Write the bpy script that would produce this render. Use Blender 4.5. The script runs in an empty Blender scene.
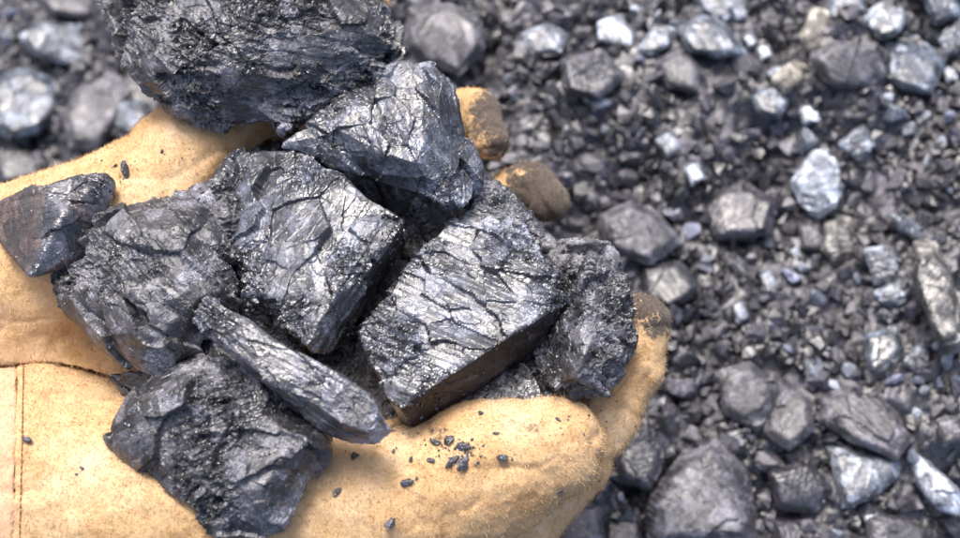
import bpy, bmesh, math, random
import numpy as np
from mathutils import Vector, Matrix

# ------------------------------------------------------------------ camera, light, exposure
SC = bpy.context.scene
COL = SC.collection
TILT = math.radians(22)
H0 = 0.20                        # height of the hands' reference plane above the ground (m)
DIST = 0.667
CAM = np.array([0.0, -DIST * math.sin(TILT), H0 + DIST * math.cos(TILT)])
cam_d = bpy.data.cameras.new('camera'); cam = bpy.data.objects.new('camera', cam_d); COL.objects.link(cam)
cam.location = CAM; cam.rotation_euler = (TILT, 0, 0)
cam_d.lens = 50; cam_d.sensor_width = 36; cam_d.clip_start = 0.01; cam_d.clip_end = 100
cam_d.dof.use_dof = True; cam_d.dof.focus_distance = 0.662; cam_d.dof.aperture_fstop = 5.0
cam_d.dof.aperture_blades = 7
SC.camera = cam
SC.view_settings.view_transform = 'Standard'; SC.view_settings.look = 'None'
SC.view_settings.exposure = 1.08; SC.view_settings.gamma = 1.0
SUN_EL = math.radians(60); SUN_AZ = math.radians(-18)     # azimuth from +Y (top of picture), towards +X
w = bpy.data.worlds.new('World'); SC.world = w; w.use_nodes = True
wn = w.node_tree; bg = wn.nodes['Background']
sky = wn.nodes.new('ShaderNodeTexSky'); sky.sky_type = 'NISHITA'; sky.sun_disc = False
sky.sun_elevation = SUN_EL; sky.sun_rotation = SUN_AZ
sky.air_density = 0.8; sky.dust_density = 5.0; sky.ozone_density = 1.0
wn.links.new(sky.outputs[0], bg.inputs[0]); bg.inputs[1].default_value = 0.135
sun_d = bpy.data.lights.new('sun', 'SUN'); sun = bpy.data.objects.new('sun', sun_d); COL.objects.link(sun)
sun_d.energy = 1.5; sun_d.angle = math.radians(20); sun_d.color = (1.0, 0.98, 0.96)
sdir = Vector((math.sin(SUN_AZ) * math.cos(SUN_EL), math.cos(SUN_AZ) * math.cos(SUN_EL), math.sin(SUN_EL)))
sun.rotation_euler = sdir.to_track_quat('Z', 'Y').to_euler()
SC.cycles.max_bounces = 6

rng = np.random.default_rng(7)

# ------------------------------------------------------------------ coordinates
PX = 0.0005                       # metres per photo pixel on the reference plane
_f = 960 * 50 / 36.0
_R = np.array([[1, 0, 0], [0, math.cos(TILT), -math.sin(TILT)], [0, math.sin(TILT), math.cos(TILT)]])
def ray(px, py):
    return _R @ np.array([(px - 480) / _f, -(py - 269) / _f, -1.0])
def P(px, py, dz=0.0):
    """photo pixel at a height dz (centimetres, from the hands' reference plane)"""
    r = ray(px, py); t = (H0 + dz * 0.01 - CAM[2]) / r[2]
    return CAM + r * t

# ------------------------------------------------------------------ numpy noise
def _h(i, j, k, s):
    h = (i.astype(np.int64) * 73856093) ^ (j.astype(np.int64) * 19349663) ^ (k.astype(np.int64) * 83492791) ^ (s * 2654435761)
    h = (h ^ (h >> 13)) & 0xffffffff
    h = (h * 1274126177) & 0xffffffff
    h = (h ^ (h >> 16)) * 2246822519 & 0xffffffff
    h = h ^ (h >> 15)
    return (h & 0xffffff) / float(0x1000000)
def vnoise(p, s=0):
    q = np.floor(p).astype(np.int64); f = p - q; f = f * f * f * (f * (f * 6 - 15) + 10)
    out = 0
    for a in (0, 1):
        wa = f[:, 0] if a else 1 - f[:, 0]
        for b in (0, 1):
            wb = f[:, 1] if b else 1 - f[:, 1]
            for c in (0, 1):
                wc = f[:, 2] if c else 1 - f[:, 2]
                out = out + wa * wb * wc * _h(q[:, 0] + a, q[:, 1] + b, q[:, 2] + c, s)
    return out * 2 - 1
def fbm(p, o=4, s=0, g=0.5):
    r = 0; a = 1.0
    for i in range(o):
        r = r + a * vnoise(p * (2.03 ** i) + 17.3 * i, s + i); a *= g
    return r
def worley(p, s=0):
    """nearest cell: F1, F2, offset from its centre, three hashes of the cell"""
    q = np.floor(p).astype(np.int64); n = len(p)
    f1 = np.full(n, 9.0); f2 = np.full(n, 9.0); off = np.zeros((n, 3)); cid = np.zeros((n, 3), np.int64)
    for a in (-1, 0, 1):
        for b in (-1, 0, 1):
            for c in (-1, 0, 1):
                i, j, k = q[:, 0] + a, q[:, 1] + b, q[:, 2] + c
                cc = np.stack([i + _h(i, j, k, s + 1), j + _h(i, j, k, s + 2), k + _h(i, j, k, s + 3)], 1)
                d = p - cc; dd = np.sqrt((d * d).sum(1))
                m = dd < f1
                f2 = np.where(m, f1, np.minimum(f2, dd)); f1 = np.where(m, dd, f1)
                off[m] = d[m]; cid[m] = np.stack([i, j, k], 1)[m]
    hs = np.stack([_h(cid[:, 0], cid[:, 1], cid[:, 2], s + 11 + t) for t in range(3)], 1)
    return f1, f2, off, hs
def facets(p, s=0, steps=0.25):
    """chipped planes: each cell tilts its own way, with small steps where cells meet"""
    f1, f2, off, hs = worley(p, s)
    return (off * (hs * 2 - 1)).sum(1) + steps * (hs[:, 0] - 0.5), f1, f2

def scoops(p, s=0, alpha=0.55, tilt=0.8, lift=0.35):
    """shell-like fracture: shallow scoops that meet in sharp ridges"""
    q = np.floor(p).astype(np.int64); n = len(p); r = np.full(n, 9.0); who = np.zeros(n)
    for a in (-1, 0, 1):
        for b in (-1, 0, 1):
            for c in (-1, 0, 1):
                i, j, k = q[:, 0] + a, q[:, 1] + b, q[:, 2] + c
                h = [_h(i, j, k, s + t) for t in range(7)]
                d = p - np.stack([i + h[0], j + h[1], k + h[2]], 1)
                v = alpha * (d * d).sum(1) + tilt * ((h[3] - .5) * d[:, 0] + (h[4] - .5) * d[:, 1] + (h[5] - .5) * d[:, 2]) + lift * (h[6] - .5)
                who = np.where(v < r, h[6], who); r = np.minimum(r, v)
    return r - 0.25, who

# ------------------------------------------------------------------ meshing
EDG = [((0,0,0),(1,0,0)),((0,1,0),(1,1,0)),((0,0,1),(1,0,1)),((0,1,1),(1,1,1)),
       ((0,0,0),(0,1,0)),((1,0,0),(1,1,0)),((0,0,1),(0,1,1)),((1,0,1),(1,1,1)),
       ((0,0,0),(0,0,1)),((1,0,0),(1,0,1)),((0,1,0),(0,1,1)),((1,1,0),(1,1,1))]
def surface_nets(F, o, h):
    S = F < 0
    c = sum(S[a:a + F.shape[0] - 1, b:b + F.shape[1] - 1, d:d + F.shape[2] - 1].astype(np.int8) for a in (0, 1) for b in (0, 1) for d in (0, 1))
    act = (c > 0) & (c < 8); ids = np.argwhere(act)
    idx = np.full(act.shape, -1, np.int64); idx[act] = np.arange(len(ids))
    pos = np.zeros((len(ids), 3)); cnt = np.zeros(len(ids))
    for a, b in EDG:
        a = np.array(a); b = np.array(b)
        fa = F[tuple((ids + a).T)]; fb = F[tuple((ids + b).T)]; m = (fa < 0) != (fb < 0)
        t = fa[m] / (fa[m] - fb[m]); pos[m] += a + t[:, None] * (b - a); cnt[m] += 1
    V = (ids + pos / cnt[:, None]) * h + o
    Q = []
    for d in range(3):
        u, v = (d + 1) % 3, (d + 2) % 3
        s0 = [slice(1, -1)] * 3; s1 = [slice(1, -1)] * 3
        s0[d] = slice(0, -1); s1[d] = slice(1, None)
        A = S[tuple(s0)]; B = S[tuple(s1)]
        e = np.argwhere(A != B); sh = np.ones(3, int); sh[d] = 0
        e = e + sh
        inside = S[tuple(e.T)]
        du = np.zeros(3, int); du[u] = 1; dv = np.zeros(3, int); dv[v] = 1
        q = np.stack([idx[tuple((e - du - dv).T)], idx[tuple((e - dv).T)], idx[tuple(e.T)], idx[tuple((e - du).T)]], 1)
        q[~inside] = q[~inside][:, ::-1]
        Q.append(q)
    return V, np.concatenate(Q)
def vnormals(V, Q):
    a = V[Q[:, 2]] - V[Q[:, 0]]; b = V[Q[:, 3 if Q.shape[1] == 4 else 1]] - V[Q[:, 1 if Q.shape[1] == 4 else 0]]
    fn = np.cross(a, b) if Q.shape[1] == 4 else np.cross(V[Q[:, 1]] - V[Q[:, 0]], V[Q[:, 2]] - V[Q[:, 0]])
    N = np.zeros_like(V)
    for k in range(Q.shape[1]):
        for d in range(3):
            N[:, d] += np.bincount(Q[:, k], fn[:, d], len(V))
    return N / (np.linalg.norm(N, axis=1)[:, None] + 1e-12)
def smooth_v(V, Q, n, lam=0.5):
    k = Q.shape[1]
    for _ in range(n):
        S = np.zeros_like(V); c = np.zeros(len(V))
        for i in range(k):
            a, b = Q[:, i], Q[:, (i + 1) % k]
            for d in range(3):
                S[:, d] += np.bincount(a, V[b, d], len(V)) + np.bincount(b, V[a, d], len(V))
            c += np.bincount(a, minlength=len(V)) + np.bincount(b, minlength=len(V))
        V = V + lam * (S / c[:, None] - V)
    return V
def np_mesh(name, V, Q, smooth=True, attrs=None):
    me = bpy.data.meshes.new(name); k = Q.shape[1]
    me.vertices.add(len(V)); me.vertices.foreach_set('co', np.ascontiguousarray(V, np.float32).ravel())
    me.loops.add(Q.size); me.loops.foreach_set('vertex_index', np.ascontiguousarray(Q, np.int32).ravel())
    me.polygons.add(len(Q)); me.polygons.foreach_set('loop_start', np.arange(0, Q.size, k, dtype=np.int32))
    me.polygons.foreach_set('use_smooth', np.full(len(Q), smooth))
    for an, av in (attrs or {}).items():
        me.attributes.new(an, 'FLOAT', 'POINT').data.foreach_set('value', np.ascontiguousarray(av, np.float32))
    me.update(calc_edges=True); me.validate()
    return me
def link(name, me, mat=None, parent=None, loc=None):
    o = bpy.data.objects.new(name, me); COL.objects.link(o)
    if mat and not me.materials: me.materials.append(mat)
    if parent: o.parent = parent
    if loc is not None: o.location = loc
    return o
def tag(o, label=None, cat=None, group=None, kind=None):
    for k, v in (('label', label), ('category', cat), ('group', group), ('kind', kind)):
        if v: o[k] = v
    return o
def hull_planes(pts):
    bm = bmesh.new()
    for p in pts: bm.verts.new(p)
    bmesh.ops.convex_hull(bm, input=bm.verts)
    bm.normal_update(); out = []
    c = np.mean(pts, 0)
    for f in bm.faces:
        n = np.array(f.normal); d = n @ np.array(f.verts[0].co)
        if n @ c > d: n, d = -n, -d
        if not any(np.allclose(n, a, atol=1e-3) and abs(d - b) < 1e-5 for a, b in out): out.append((n, d))
    bm.free(); return out
def plane_sdf(X, planes):
    r = np.full(X.shape[:-1], -9.0, np.float32)
    for n, d in planes:
        np.maximum(r, (X @ n.astype(np.float32)) - np.float32(d), out=r)
    return r
def grid(lo, hi, h):
    ax = [np.arange(lo[i], hi[i] + h, h, dtype=np.float32) for i in range(3)]
    return np.stack(np.meshgrid(*ax, indexing='ij'), -1)

# ------------------------------------------------------------------ materials
def nodes(name):
    m = bpy.data.materials.new(name); m.use_nodes = True; nt = m.node_tree
    b = nt.nodes['Principled BSDF']
    def N(t, **kw):
        n = nt.nodes.new('ShaderNode' + t)
        for k, v in kw.items():
            if k.startswith('i_'): n.inputs[k[2:].replace('_', ' ')].default_value = v
            else: setattr(n, k, v)
        return n
    return m, nt, b, N, nt.links.new
def ramp(N, stops):
    r = N('ValToRGB'); e = r.color_ramp.elements
    while len(e) < len(stops): e.new(0.5)
    for i, (p, c) in enumerate(stops):
        e[i].position = p; e[i].color = (c, c, c, 1) if isinstance(c, (int, float)) else (*c, 1)
    return r
def coal_material(name, dark=(0.012, 0.013, 0.018), mid=(0.045, 0.045, 0.058), dust=(0.13, 0.125, 0.14),
                  dust_amt=0.5, rough=(0.22, 0.55), jit=0.5, gscale=1.0, bump=0.3, spec=0.8, ior=1.7, brown=0.0, streak=None, attr=None, randobj=False):
    m, nt, b, N, L = nodes(name)
    tc = N('TexCoord'); co = tc.outputs['Object']
    if attr:
        pass
    n1 = N('TexNoise', i_Scale=70 * gscale, i_Detail=8, i_Roughness=0.65); L(co, n1.inputs['Vector'])
    n2 = N('TexNoise', i_Scale=22 * gscale, i_Detail=5, i_Roughness=0.6, i_Distortion=0.8); L(co, n2.inputs['Vector'])
    mix1 = N('MixRGB'); r1 = ramp(N, [(0.36, 0.0), (0.62, 1.0)]); L(n1.outputs['Fac'], r1.inputs[0])
    L(r1.outputs[0], mix1.inputs[0]); mix1.inputs[1].default_value = (*dark, 1); mix1.inputs[2].default_value = (*mid, 1)
    mix2 = N('MixRGB'); r2 = ramp(N, [(0.48, 0.0), (0.66, dust_amt)]); L(n2.outputs['Fac'], r2.inputs[0])
    n3 = N('TexNoise', i_Scale=420 * gscale, i_Detail=4, i_Roughness=0.7); L(co, n3.inputs['Vector'])
    r3 = ramp(N, [(0.4, 0.15), (0.6, 1.0)]); L(n3.outputs['Fac'], r3.inputs[0])
    mm = N('Math', operation='MULTIPLY'); L(r2.outputs[0], mm.inputs[0]); L(r3.outputs[0], mm.inputs[1])
    L(mm.outputs[0], mix2.inputs[0]); L(mix1.outputs[0], mix2.inputs[1]); mix2.inputs[2].default_value = (*dust, 1)
    vc = N('TexVoronoi', i_Scale=120 * gscale); L(co, vc.inputs['Vector']); vx = N('SeparateColor'); L(vc.outputs['Color'], vx.inputs[0])
    n6 = N('TexNoise', i_Scale=36 * gscale, i_Detail=6, i_Roughness=0.7, i_Distortion=1.2); L(co, n6.inputs['Vector'])
    sm6 = N('Math', operation='MULTIPLY_ADD'); L(vx.outputs[1], sm6.inputs[0]); sm6.inputs[1].default_value = 0.26; L(n6.outputs['Fac'], sm6.inputs[2])
    r6 = ramp(N, [(0.46, (0.34, 0.34, 0.36)), (0.62, (0.85, 0.84, 0.88)), (0.80, (3.0, 3.05, 3.2))]); L(sm6.outputs[0], r6.inputs[0])
    mm6 = N('MixRGB', blend_type='MULTIPLY'); mm6.inputs[0].default_value = 1; L(mix2.outputs[0], mm6.inputs[1]); L(r6.outputs[0], mm6.inputs[2])
    n7 = N('TexNoise', i_Scale=1400 * gscale, i_Detail=3, i_Roughness=0.7); L(co, n7.inputs['Vector'])
    r7 = ramp(N, [(0.40, 0.5), (0.56, 1.0), (0.68, 2.6)]); L(n7.outputs['Fac'], r7.inputs[0])
    mm7 = N('MixRGB', blend_type='MULTIPLY'); mm7.inputs[0].default_value = 1; L(mm6.outputs[0], mm7.inputs[1]); L(r7.outputs[0], mm7.inputs[2])
    col = mm7.outputs[0]
    if brown:
        n5 = N('TexNoise', i_Scale=35, i_Detail=4); L(co, n5.inputs['Vector'])
        r5 = ramp(N, [(0.5, 0.0), (0.68, brown)]); L(n5.outputs['Fac'], r5.inputs[0])
        mb = N('MixRGB'); L(r5.outputs[0], mb.inputs[0]); L(col, mb.inputs[1]); mb.inputs[2].default_value = (0.10, 0.055, 0.04, 1); col = mb.outputs[0]
    # sparse bright specks: dust grit and glitter painted into the colour
    vs = N('TexVoronoi', i_Scale=330 * gscale); L(co, vs.inputs['Vector'])
    sx = N('SeparateColor'); L(vs.outputs['Color'], sx.inputs[0])
    g1 = N('Math', operation='GREATER_THAN'); L(sx.outputs[0], g1.inputs[0]); g1.inputs[1].default_value = 0.975
    g2 = N('Math', operation='LESS_THAN'); L(vs.outputs['Distance'], g2.inputs[0]); g2.inputs[1].default_value = 0.17
    g3 = N('Math', operation='MULTIPLY'); L(g1.outputs[0], g3.inputs[0]); L(g2.outputs[0], g3.inputs[1])
    ms = N('MixRGB'); L(g3.outputs[0], ms.inputs[0]); L(col, ms.inputs[1]); ms.inputs[2].default_value = (0.38, 0.37, 0.36, 1); col = ms.outputs[0]
    if attr or randobj:
        if attr: a = N('Attribute', attribute_name=attr); fac = a.outputs['Fac']
        else: a = N('ObjectInfo'); fac = a.outputs['Random']
        ra = ramp(N, [(0.0, (0.3, 0.3, 0.34)), (0.55, (0.95, 0.9, 0.98)), (0.88, (1.5, 1.5, 1.6)), (1.0, (5.0, 5.8, 6.6))]); L(fac, ra.inputs[0])  # bluish-white end: facets reflecting the sky, painted as tone
        mt = N('MixRGB', blend_type='MULTIPLY'); mt.inputs[0].default_value = 1; L(col, mt.inputs[1]); L(ra.outputs[0], mt.inputs[2]); col = mt.outputs[0]
    L(col, b.inputs['Base Color'])
    rr = N('MapRange'); L(n6.outputs['Fac'], rr.inputs['Value']); rr.inputs['From Min'].default_value = 0.35; rr.inputs['From Max'].default_value = 0.65
    rr.inputs['To Min'].default_value = rough[0]; rr.inputs['To Max'].default_value = rough[1]
    ra2 = N('Math', operation='ADD', use_clamp=True); L(rr.outputs[0], ra2.inputs[0]); md = N('Math', operation='MULTIPLY'); L(mm.outputs[0], md.inputs[0]); md.inputs[1].default_value = 0.35; L(md.outputs[0], ra2.inputs[1])
    L(ra2.outputs[0], b.inputs['Roughness'])
    b.inputs['IOR'].default_value = ior; b.inputs['Specular IOR Level'].default_value = spec
    # chipped micro planes: every small cell leans its own way
    geo = N('NewGeometry')
    wv = N('VectorMath', operation='MULTIPLY_ADD'); L(n1.outputs['Color'], wv.inputs[0]); wv.inputs[1].default_value = (0.0012,) * 3; L(co, wv.inputs[2])
    cur = geo.outputs['Normal']
    jm = N('TexNoise', i_Scale=48 * gscale, i_Detail=3, i_Roughness=0.55, i_Distortion=0.6); L(co, jm.inputs['Vector'])
    jr = ramp(N, [(0.42, 0.22), (0.60, 1.0)]); L(jm.outputs['Fac'], jr.inputs[0])
    for sc_, k in ((110 * gscale, jit * 0.45), (330 * gscale, jit * 0.7), (900 * gscale, jit * 0.6)):
        v = N('TexVoronoi', i_Scale=sc_); 
        if streak:
            mp = N('Mapping'); mp.inputs['Rotation'].default_value = streak; mp.inputs['Scale'].default_value = (0.4, 1.25, 1.0); L(wv.outputs[0], mp.inputs['Vector']); L(mp.outputs[0], v.inputs['Vector'])
        else: L(wv.outputs[0], v.inputs['Vector'])
        s = N('VectorMath', operation='SUBTRACT'); L(v.outputs['Color'], s.inputs[0]); s.inputs[1].default_value = (0.5,) * 3
        s2 = N('VectorMath', operation='SCALE'); L(s.outputs[0], s2.inputs[0]); sk = N('Math', operation='MULTIPLY'); L(jr.outputs[0], sk.inputs[0]); sk.inputs[1].default_value = k; L(sk.outputs[0], s2.inputs['Scale'])
        ad = N('VectorMath', operation='ADD'); L(cur, ad.inputs[0]); L(s2.outputs[0], ad.inputs[1]); cur = ad.outputs[0]
    nn = N('VectorMath', operation='NORMALIZE'); L(cur, nn.inputs[0])
    bp = N('Bump', i_Strength=bump, i_Distance=0.0005); 
    n4 = N('TexNoise', i_Scale=900 * gscale, i_Detail=3, i_Roughness=0.6); L(co, n4.inputs['Vector'])
    L(n4.outputs['Fac'], bp.inputs['Height']); L(nn.outputs[0], bp.inputs['Normal'])
    bs = N('Math', operation='MULTIPLY'); L(jr.outputs[0], bs.inputs[0]); bs.inputs[1].default_value = bump; L(bs.outputs[0], bp.inputs['Strength'])
    L(bp.outputs[0], b.inputs['Normal'])
    return m

M_ROUGH = coal_material('coal_grainy', dark=(0.009, 0.009, 0.011), mid=(0.062, 0.060, 0.066), dust=(0.18,0.175,0.185), dust_amt=0.75, rough=(0.34, 0.62), jit=0.6, spec=0.7)
M_GLASSY = coal_material('coal_bright', dark=(0.009, 0.010, 0.014), mid=(0.05, 0.054, 0.068), dust_amt=0.65, dust=(0.19, 0.2, 0.23), rough=(0.3, 0.5), jit=0.30, spec=0.75, ior=1.75)
M_CUT_SHADE = coal_material('coal_cut_face_shade', dark=(0.012, 0.010, 0.010), mid=(0.022, 0.018, 0.018), dust=(0.07, 0.06, 0.057), dust_amt=0.5, rough=(0.5, 0.7), jit=0.3, bump=0.3, spec=0.25)  # smooth sides turned from the sun, their shade put into the colour
M_STREAK = coal_material('coal_banded', mid=(0.08, 0.08, 0.095), dust=(0.22, 0.22, 0.24), dust_amt=0.7, rough=(0.3, 0.52), jit=0.5, spec=0.8, streak=(0.3, 0.2, 0.7))
M_BROWN = coal_material('coal_rusty', dust_amt=0.3, rough=(0.22, 0.5), jit=0.5, brown=0.8)
M_CUT = coal_material('coal_cut_face', dark=(0.03, 0.021, 0.018), mid=(0.085, 0.055, 0.045), dust=(0.15, 0.11, 0.10), dust_amt=0.6, rough=(0.42, 0.6), jit=0.16, bump=0.3, spec=0.6, streak=(0.2, 0, 0.5))
M_CRUMB = coal_material('coal_crumb', dust_amt=0.3, rough=(0.3, 0.6), jit=0.6)
M_LUMP = coal_material('coal_lump_dusty', dark=(0.02, 0.02, 0.026), mid=(0.042, 0.04, 0.048), dust_amt=0.7, dust=(0.12, 0.112, 0.122), rough=(0.35, 0.65), jit=0.6, randobj=True)
M_FINES = coal_material('coal_fines', dark=(0.006, 0.0057, 0.0075), mid=(0.029, 0.0275, 0.034), dust_amt=0.5, rough=(0.35, 0.65), jit=0.6, attr='tone')
M_PALE = coal_material('coal_lump_pale', dark=(0.10, 0.115, 0.13), mid=(0.22, 0.24, 0.27), dust=(0.36, 0.38, 0.4), rough=(0.3, 0.6), jit=0.45)  # sky reflection on shiny facets painted as a pale, dusty base colour
M_WHITE = coal_material('coal_lump_palest', dark=(0.26, 0.29, 0.33), mid=(0.42, 0.46, 0.5), dust=(0.5, 0.52, 0.54), rough=(0.4, 0.6), jit=0.35)  # strongest sky reflection, painted as near-white colour
M_BLUE = coal_material('coal_lump_blue', dark=(0.05, 0.062, 0.075), mid=(0.13, 0.15, 0.18), dust=(0.25, 0.27, 0.3), rough=(0.25, 0.5), jit=0.5)  # blue of the reflected sky put into the coal's colour
M_GREY = coal_material('coal_lump_grey', dark=(0.034, 0.032, 0.037), mid=(0.085, 0.08, 0.09), dust=(0.16, 0.15, 0.162), dust_amt=0.8, rough=(0.45, 0.7), jit=0.5)
M_TAN = coal_material('shale_lump_tan', dark=(0.16, 0.145, 0.11), mid=(0.33, 0.30, 0.24), dust=(0.42, 0.39, 0.32), rough=(0.5, 0.8), jit=0.5)
M_OLIVE = coal_material('shale_lump_olive', dark=(0.035, 0.034, 0.03), mid=(0.15, 0.14, 0.12), dust=(0.27, 0.26, 0.24), rough=(0.3, 0.6), jit=0.45, streak=(0, 0, 1.3))

def suede_material(name, a, bcol, c):
    m, nt, b, N, L = nodes(name)
    co = N('TexCoord').outputs['Object']
    n1 = N('TexNoise', i_Scale=26, i_Detail=5, i_Roughness=0.6); L(co, n1.inputs['Vector'])
    r1 = ramp(N, [(0.3, a), (0.52, bcol), (0.75, c)]); L(n1.outputs['Fac'], r1.inputs[0])
    n2 = N('TexNoise', i_Scale=900, i_Detail=5, i_Roughness=0.75); L(co, n2.inputs['Vector'])
    r2 = ramp(N, [(0.3, 0.84), (0.7, 1.12)]); L(n2.outputs['Fac'], r2.inputs[0])
    mt = N('MixRGB', blend_type='MULTIPLY'); mt.inputs[0].default_value = 1; L(r1.outputs[0], mt.inputs[1]); L(r2.outputs[0], mt.inputs[2])
    n8 = N('TexNoise', i_Scale=95, i_Detail=6, i_Roughness=0.7); L(co, n8.inputs['Vector'])
    r8 = ramp(N, [(0.30, (0.78, 0.72, 0.62)), (0.45, (0.97, 0.96, 0.94)), (0.7, (1.1, 1.12, 1.16))]); L(n8.outputs['Fac'], r8.inputs[0])
    mt8 = N('MixRGB', blend_type='MULTIPLY'); mt8.inputs[0].default_value = 1; L(mt.outputs[0], mt8.inputs[1]); L(r8.outputs[0], mt8.inputs[2]); mt = mt8
    # coal dust rubbed into the leather (attribute written on the mesh) and fine specks
    at = N('Attribute', attribute_name='dirt')
    n3 = N('TexNoise', i_Scale=130, i_Detail=6, i_Roughness=0.7); L(co, n3.inputs['Vector'])
    n9 = N('TexNoise', i_Scale=210, i_Detail=5, i_Roughness=0.75, i_Distortion=0.7); L(co, n9.inputs['Vector'])
    r9 = N('MapRange'); L(n9.outputs['Fac'], r9.inputs['Value']); r9.inputs['From Min'].default_value = 0.38; r9.inputs['From Max'].default_value = 0.6; r9.inputs['To Min'].default_value = 0.25; r9.inputs['To Max'].default_value = 0.85
    ma = N('Math', operation='MULTIPLY'); L(at.outputs['Fac'], ma.inputs[0]); L(r9.outputs[0], ma.inputs[1])
    ad = N('Math', operation='ADD'); L(ma.outputs[0], ad.inputs[0]); L(n3.outputs['Fac'], ad.inputs[1])
    r3 = ramp(N, [(0.0, 0.0), (0.74, 0.0), (0.98, 0.92)]); L(ad.outputs[0], r3.inputs[0])
    md = N('MixRGB'); L(r3.outputs[0], md.inputs[0]); L(mt.outputs[0], md.inputs[1]); md.inputs[2].default_value = (0.06, 0.056, 0.06, 1)
    L(md.outputs[0], b.inputs['Base Color'])
    b.inputs['Roughness'].default_value = 0.95; b.inputs['Specular IOR Level'].default_value = 0.15
    b.inputs['Sheen Weight'].default_value = 0.25; b.inputs['Sheen Roughness'].default_value = 0.5; b.inputs['Sheen Tint'].default_value = (1, 0.86, 0.66, 1)
    n4 = N('TexNoise', i_Scale=620, i_Detail=6, i_Roughness=0.75, i_Distortion=1.0); L(co, n4.inputs['Vector'])
    bp = N('Bump', i_Strength=0.7, i_Distance=0.0009); L(n4.outputs['Fac'], bp.inputs['Height'])
    n5 = N('TexNoise', i_Scale=120, i_Detail=3); L(co, n5.inputs['Vector'])
    bp2 = N('Bump', i_Strength=0.3, i_Distance=0.0025); L(n5.outputs['Fac'], bp2.inputs['Height']); L(bp2.outputs[0], bp.inputs['Normal'])
    L(bp.outputs[0], b.inputs['Normal'])
    return m
M_SUEDE = suede_material('tan_suede', (0.58, 0.355, 0.165), (0.70, 0.47, 0.25), (0.80, 0.595, 0.385))
M_CUFF = suede_material('pinkish_suede', (0.62, 0.38, 0.22), (0.70, 0.45, 0.28), (0.75, 0.52, 0.35))
m, nt, b, N, L = nodes('seam_thread'); b.inputs['Base Color'].default_value = (0.30, 0.13, 0.06, 1); b.inputs['Roughness'].default_value = 0.9
wv = N('TexNoise', i_Scale=1500); L(N('TexCoord').outputs['Object'], wv.inputs['Vector']); bp = N('Bump', i_Strength=0.5, i_Distance=0.0003); L(wv.outputs[0], bp.inputs['Height']); L(bp.outputs[0], b.inputs['Normal'])
M_THREAD = m

# ------------------------------------------------------------------ the ground
def G(x, y):
    """height of the coal heap (m), array or scalar"""
    x = np.atleast_1d(np.asarray(x, float)); y = np.atleast_1d(np.asarray(y, float))
    p = np.stack([x, y, 0 * x], 1)
    z = 0.018 * fbm(p * 9, 3, 5) + 0.010 * np.clip(fbm(p * 28, 2, 9), -1, 1)
    z += -0.11 * np.clip((-0.02 - x) / 0.28, 0, 1.6) + 0.02 * np.clip((x - 0.1) / 0.3, 0, 1)
    return z
def PG(px, py, lift=0.0):
    z = 0.0
    for _ in range(6):
        r = ray(px, py); t = (z - CAM[2]) / r[2]; q = CAM + r * t; z = float(G(q[0], q[1])[0]) + lift
    return q
def grid_sheet(x0, x1, y0, y1, st, fn):
    xs = np.arange(x0, x1, st); ys = np.arange(y0, y1, st)
    X, Y = np.meshgrid(xs, ys, indexing='ij'); V = np.stack([X.ravel(), Y.ravel(), fn(X.ravel(), Y.ravel())], 1)
    nx, ny = X.shape; i = np.arange(nx * ny).reshape(nx, ny)
    return V, np.stack([i[:-1, :-1].ravel(), i[1:, :-1].ravel(), i[1:, 1:].ravel(), i[:-1, 1:].ravel()], 1)
def fine_ground(x, y):
    p = np.stack([x, y, 0 * x], 1)
    z = G(x, y)
    f1, f2, _, hs = worley(p * 75, 41); z = z + 0.0055 * np.clip(f2 - f1, 0, 0.5) * (0.4 + hs[:, 0])
    f1, f2, _, hs = worley(p * 170, 43); z = z + 0.004 * np.clip(f2 - f1, 0, 0.5) * (0.4 + hs[:, 0])
    return z + 0.0012 * fbm(p * 300, 2, 3) - 0.004
V, Q = grid_sheet(-0.62, 0.62, -0.42, 0.62, 0.0022, fine_ground)
tone = np.clip(0.35 + 0.25 * fbm(V * 60, 2, 77), 0, 1)
tag(link('ground', np_mesh('ground', V, Q, True, {'tone': tone}), M_FINES), kind='structure')
Vb, Qb = grid_sheet(-4, 4, -4, 4, 0.05, lambda x, y: G(x, y) - 0.03)
tag(link('ground_beyond', np_mesh('ground_beyond', Vb, Qb, True, {'tone': np.full(len(Vb), 0.35)}), M_FINES), kind='structure')

# rock shapes: a sphere cut by random planes
def ico(sub):
    bm = bmesh.new(); bmesh.ops.create_icosphere(bm, subdivisions=sub, radius=1)
    V = np.array([v.co[:] for v in bm.verts]); F = np.array([[v.index for v in f.verts] for f in bm.faces]); bm.free(); return V, F
def rock(sub, seed, nplanes=11, flat=0.75, rough=0.10):
    r = np.random.default_rng(seed); V, F = ico(sub)
    n = r.normal(size=(nplanes, 3)); n /= np.linalg.norm(n, axis=1)[:, None]; d = r.uniform(0.42, 0.85, nplanes)
    rad = np.ones(len(V)) * 1.1
    for k in range(nplanes):
        c = V @ n[k]; rad = np.where(c > 0.05, np.minimum(rad, d[k] / np.maximum(c, 0.05)), rad)
    W = V * rad[:, None]
    if rough:
        fc, f1, f2 = facets(W * 3.2 + seed, seed); W = W * (1 + rough * fc + rough * 0.5 * fbm(W * 6 + seed, 2, seed))[:, None]
    W = W * np.array([1.0, r.uniform(0.65, 0.95), flat * r.uniform(0.6, 1)])
    return W, F
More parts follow.
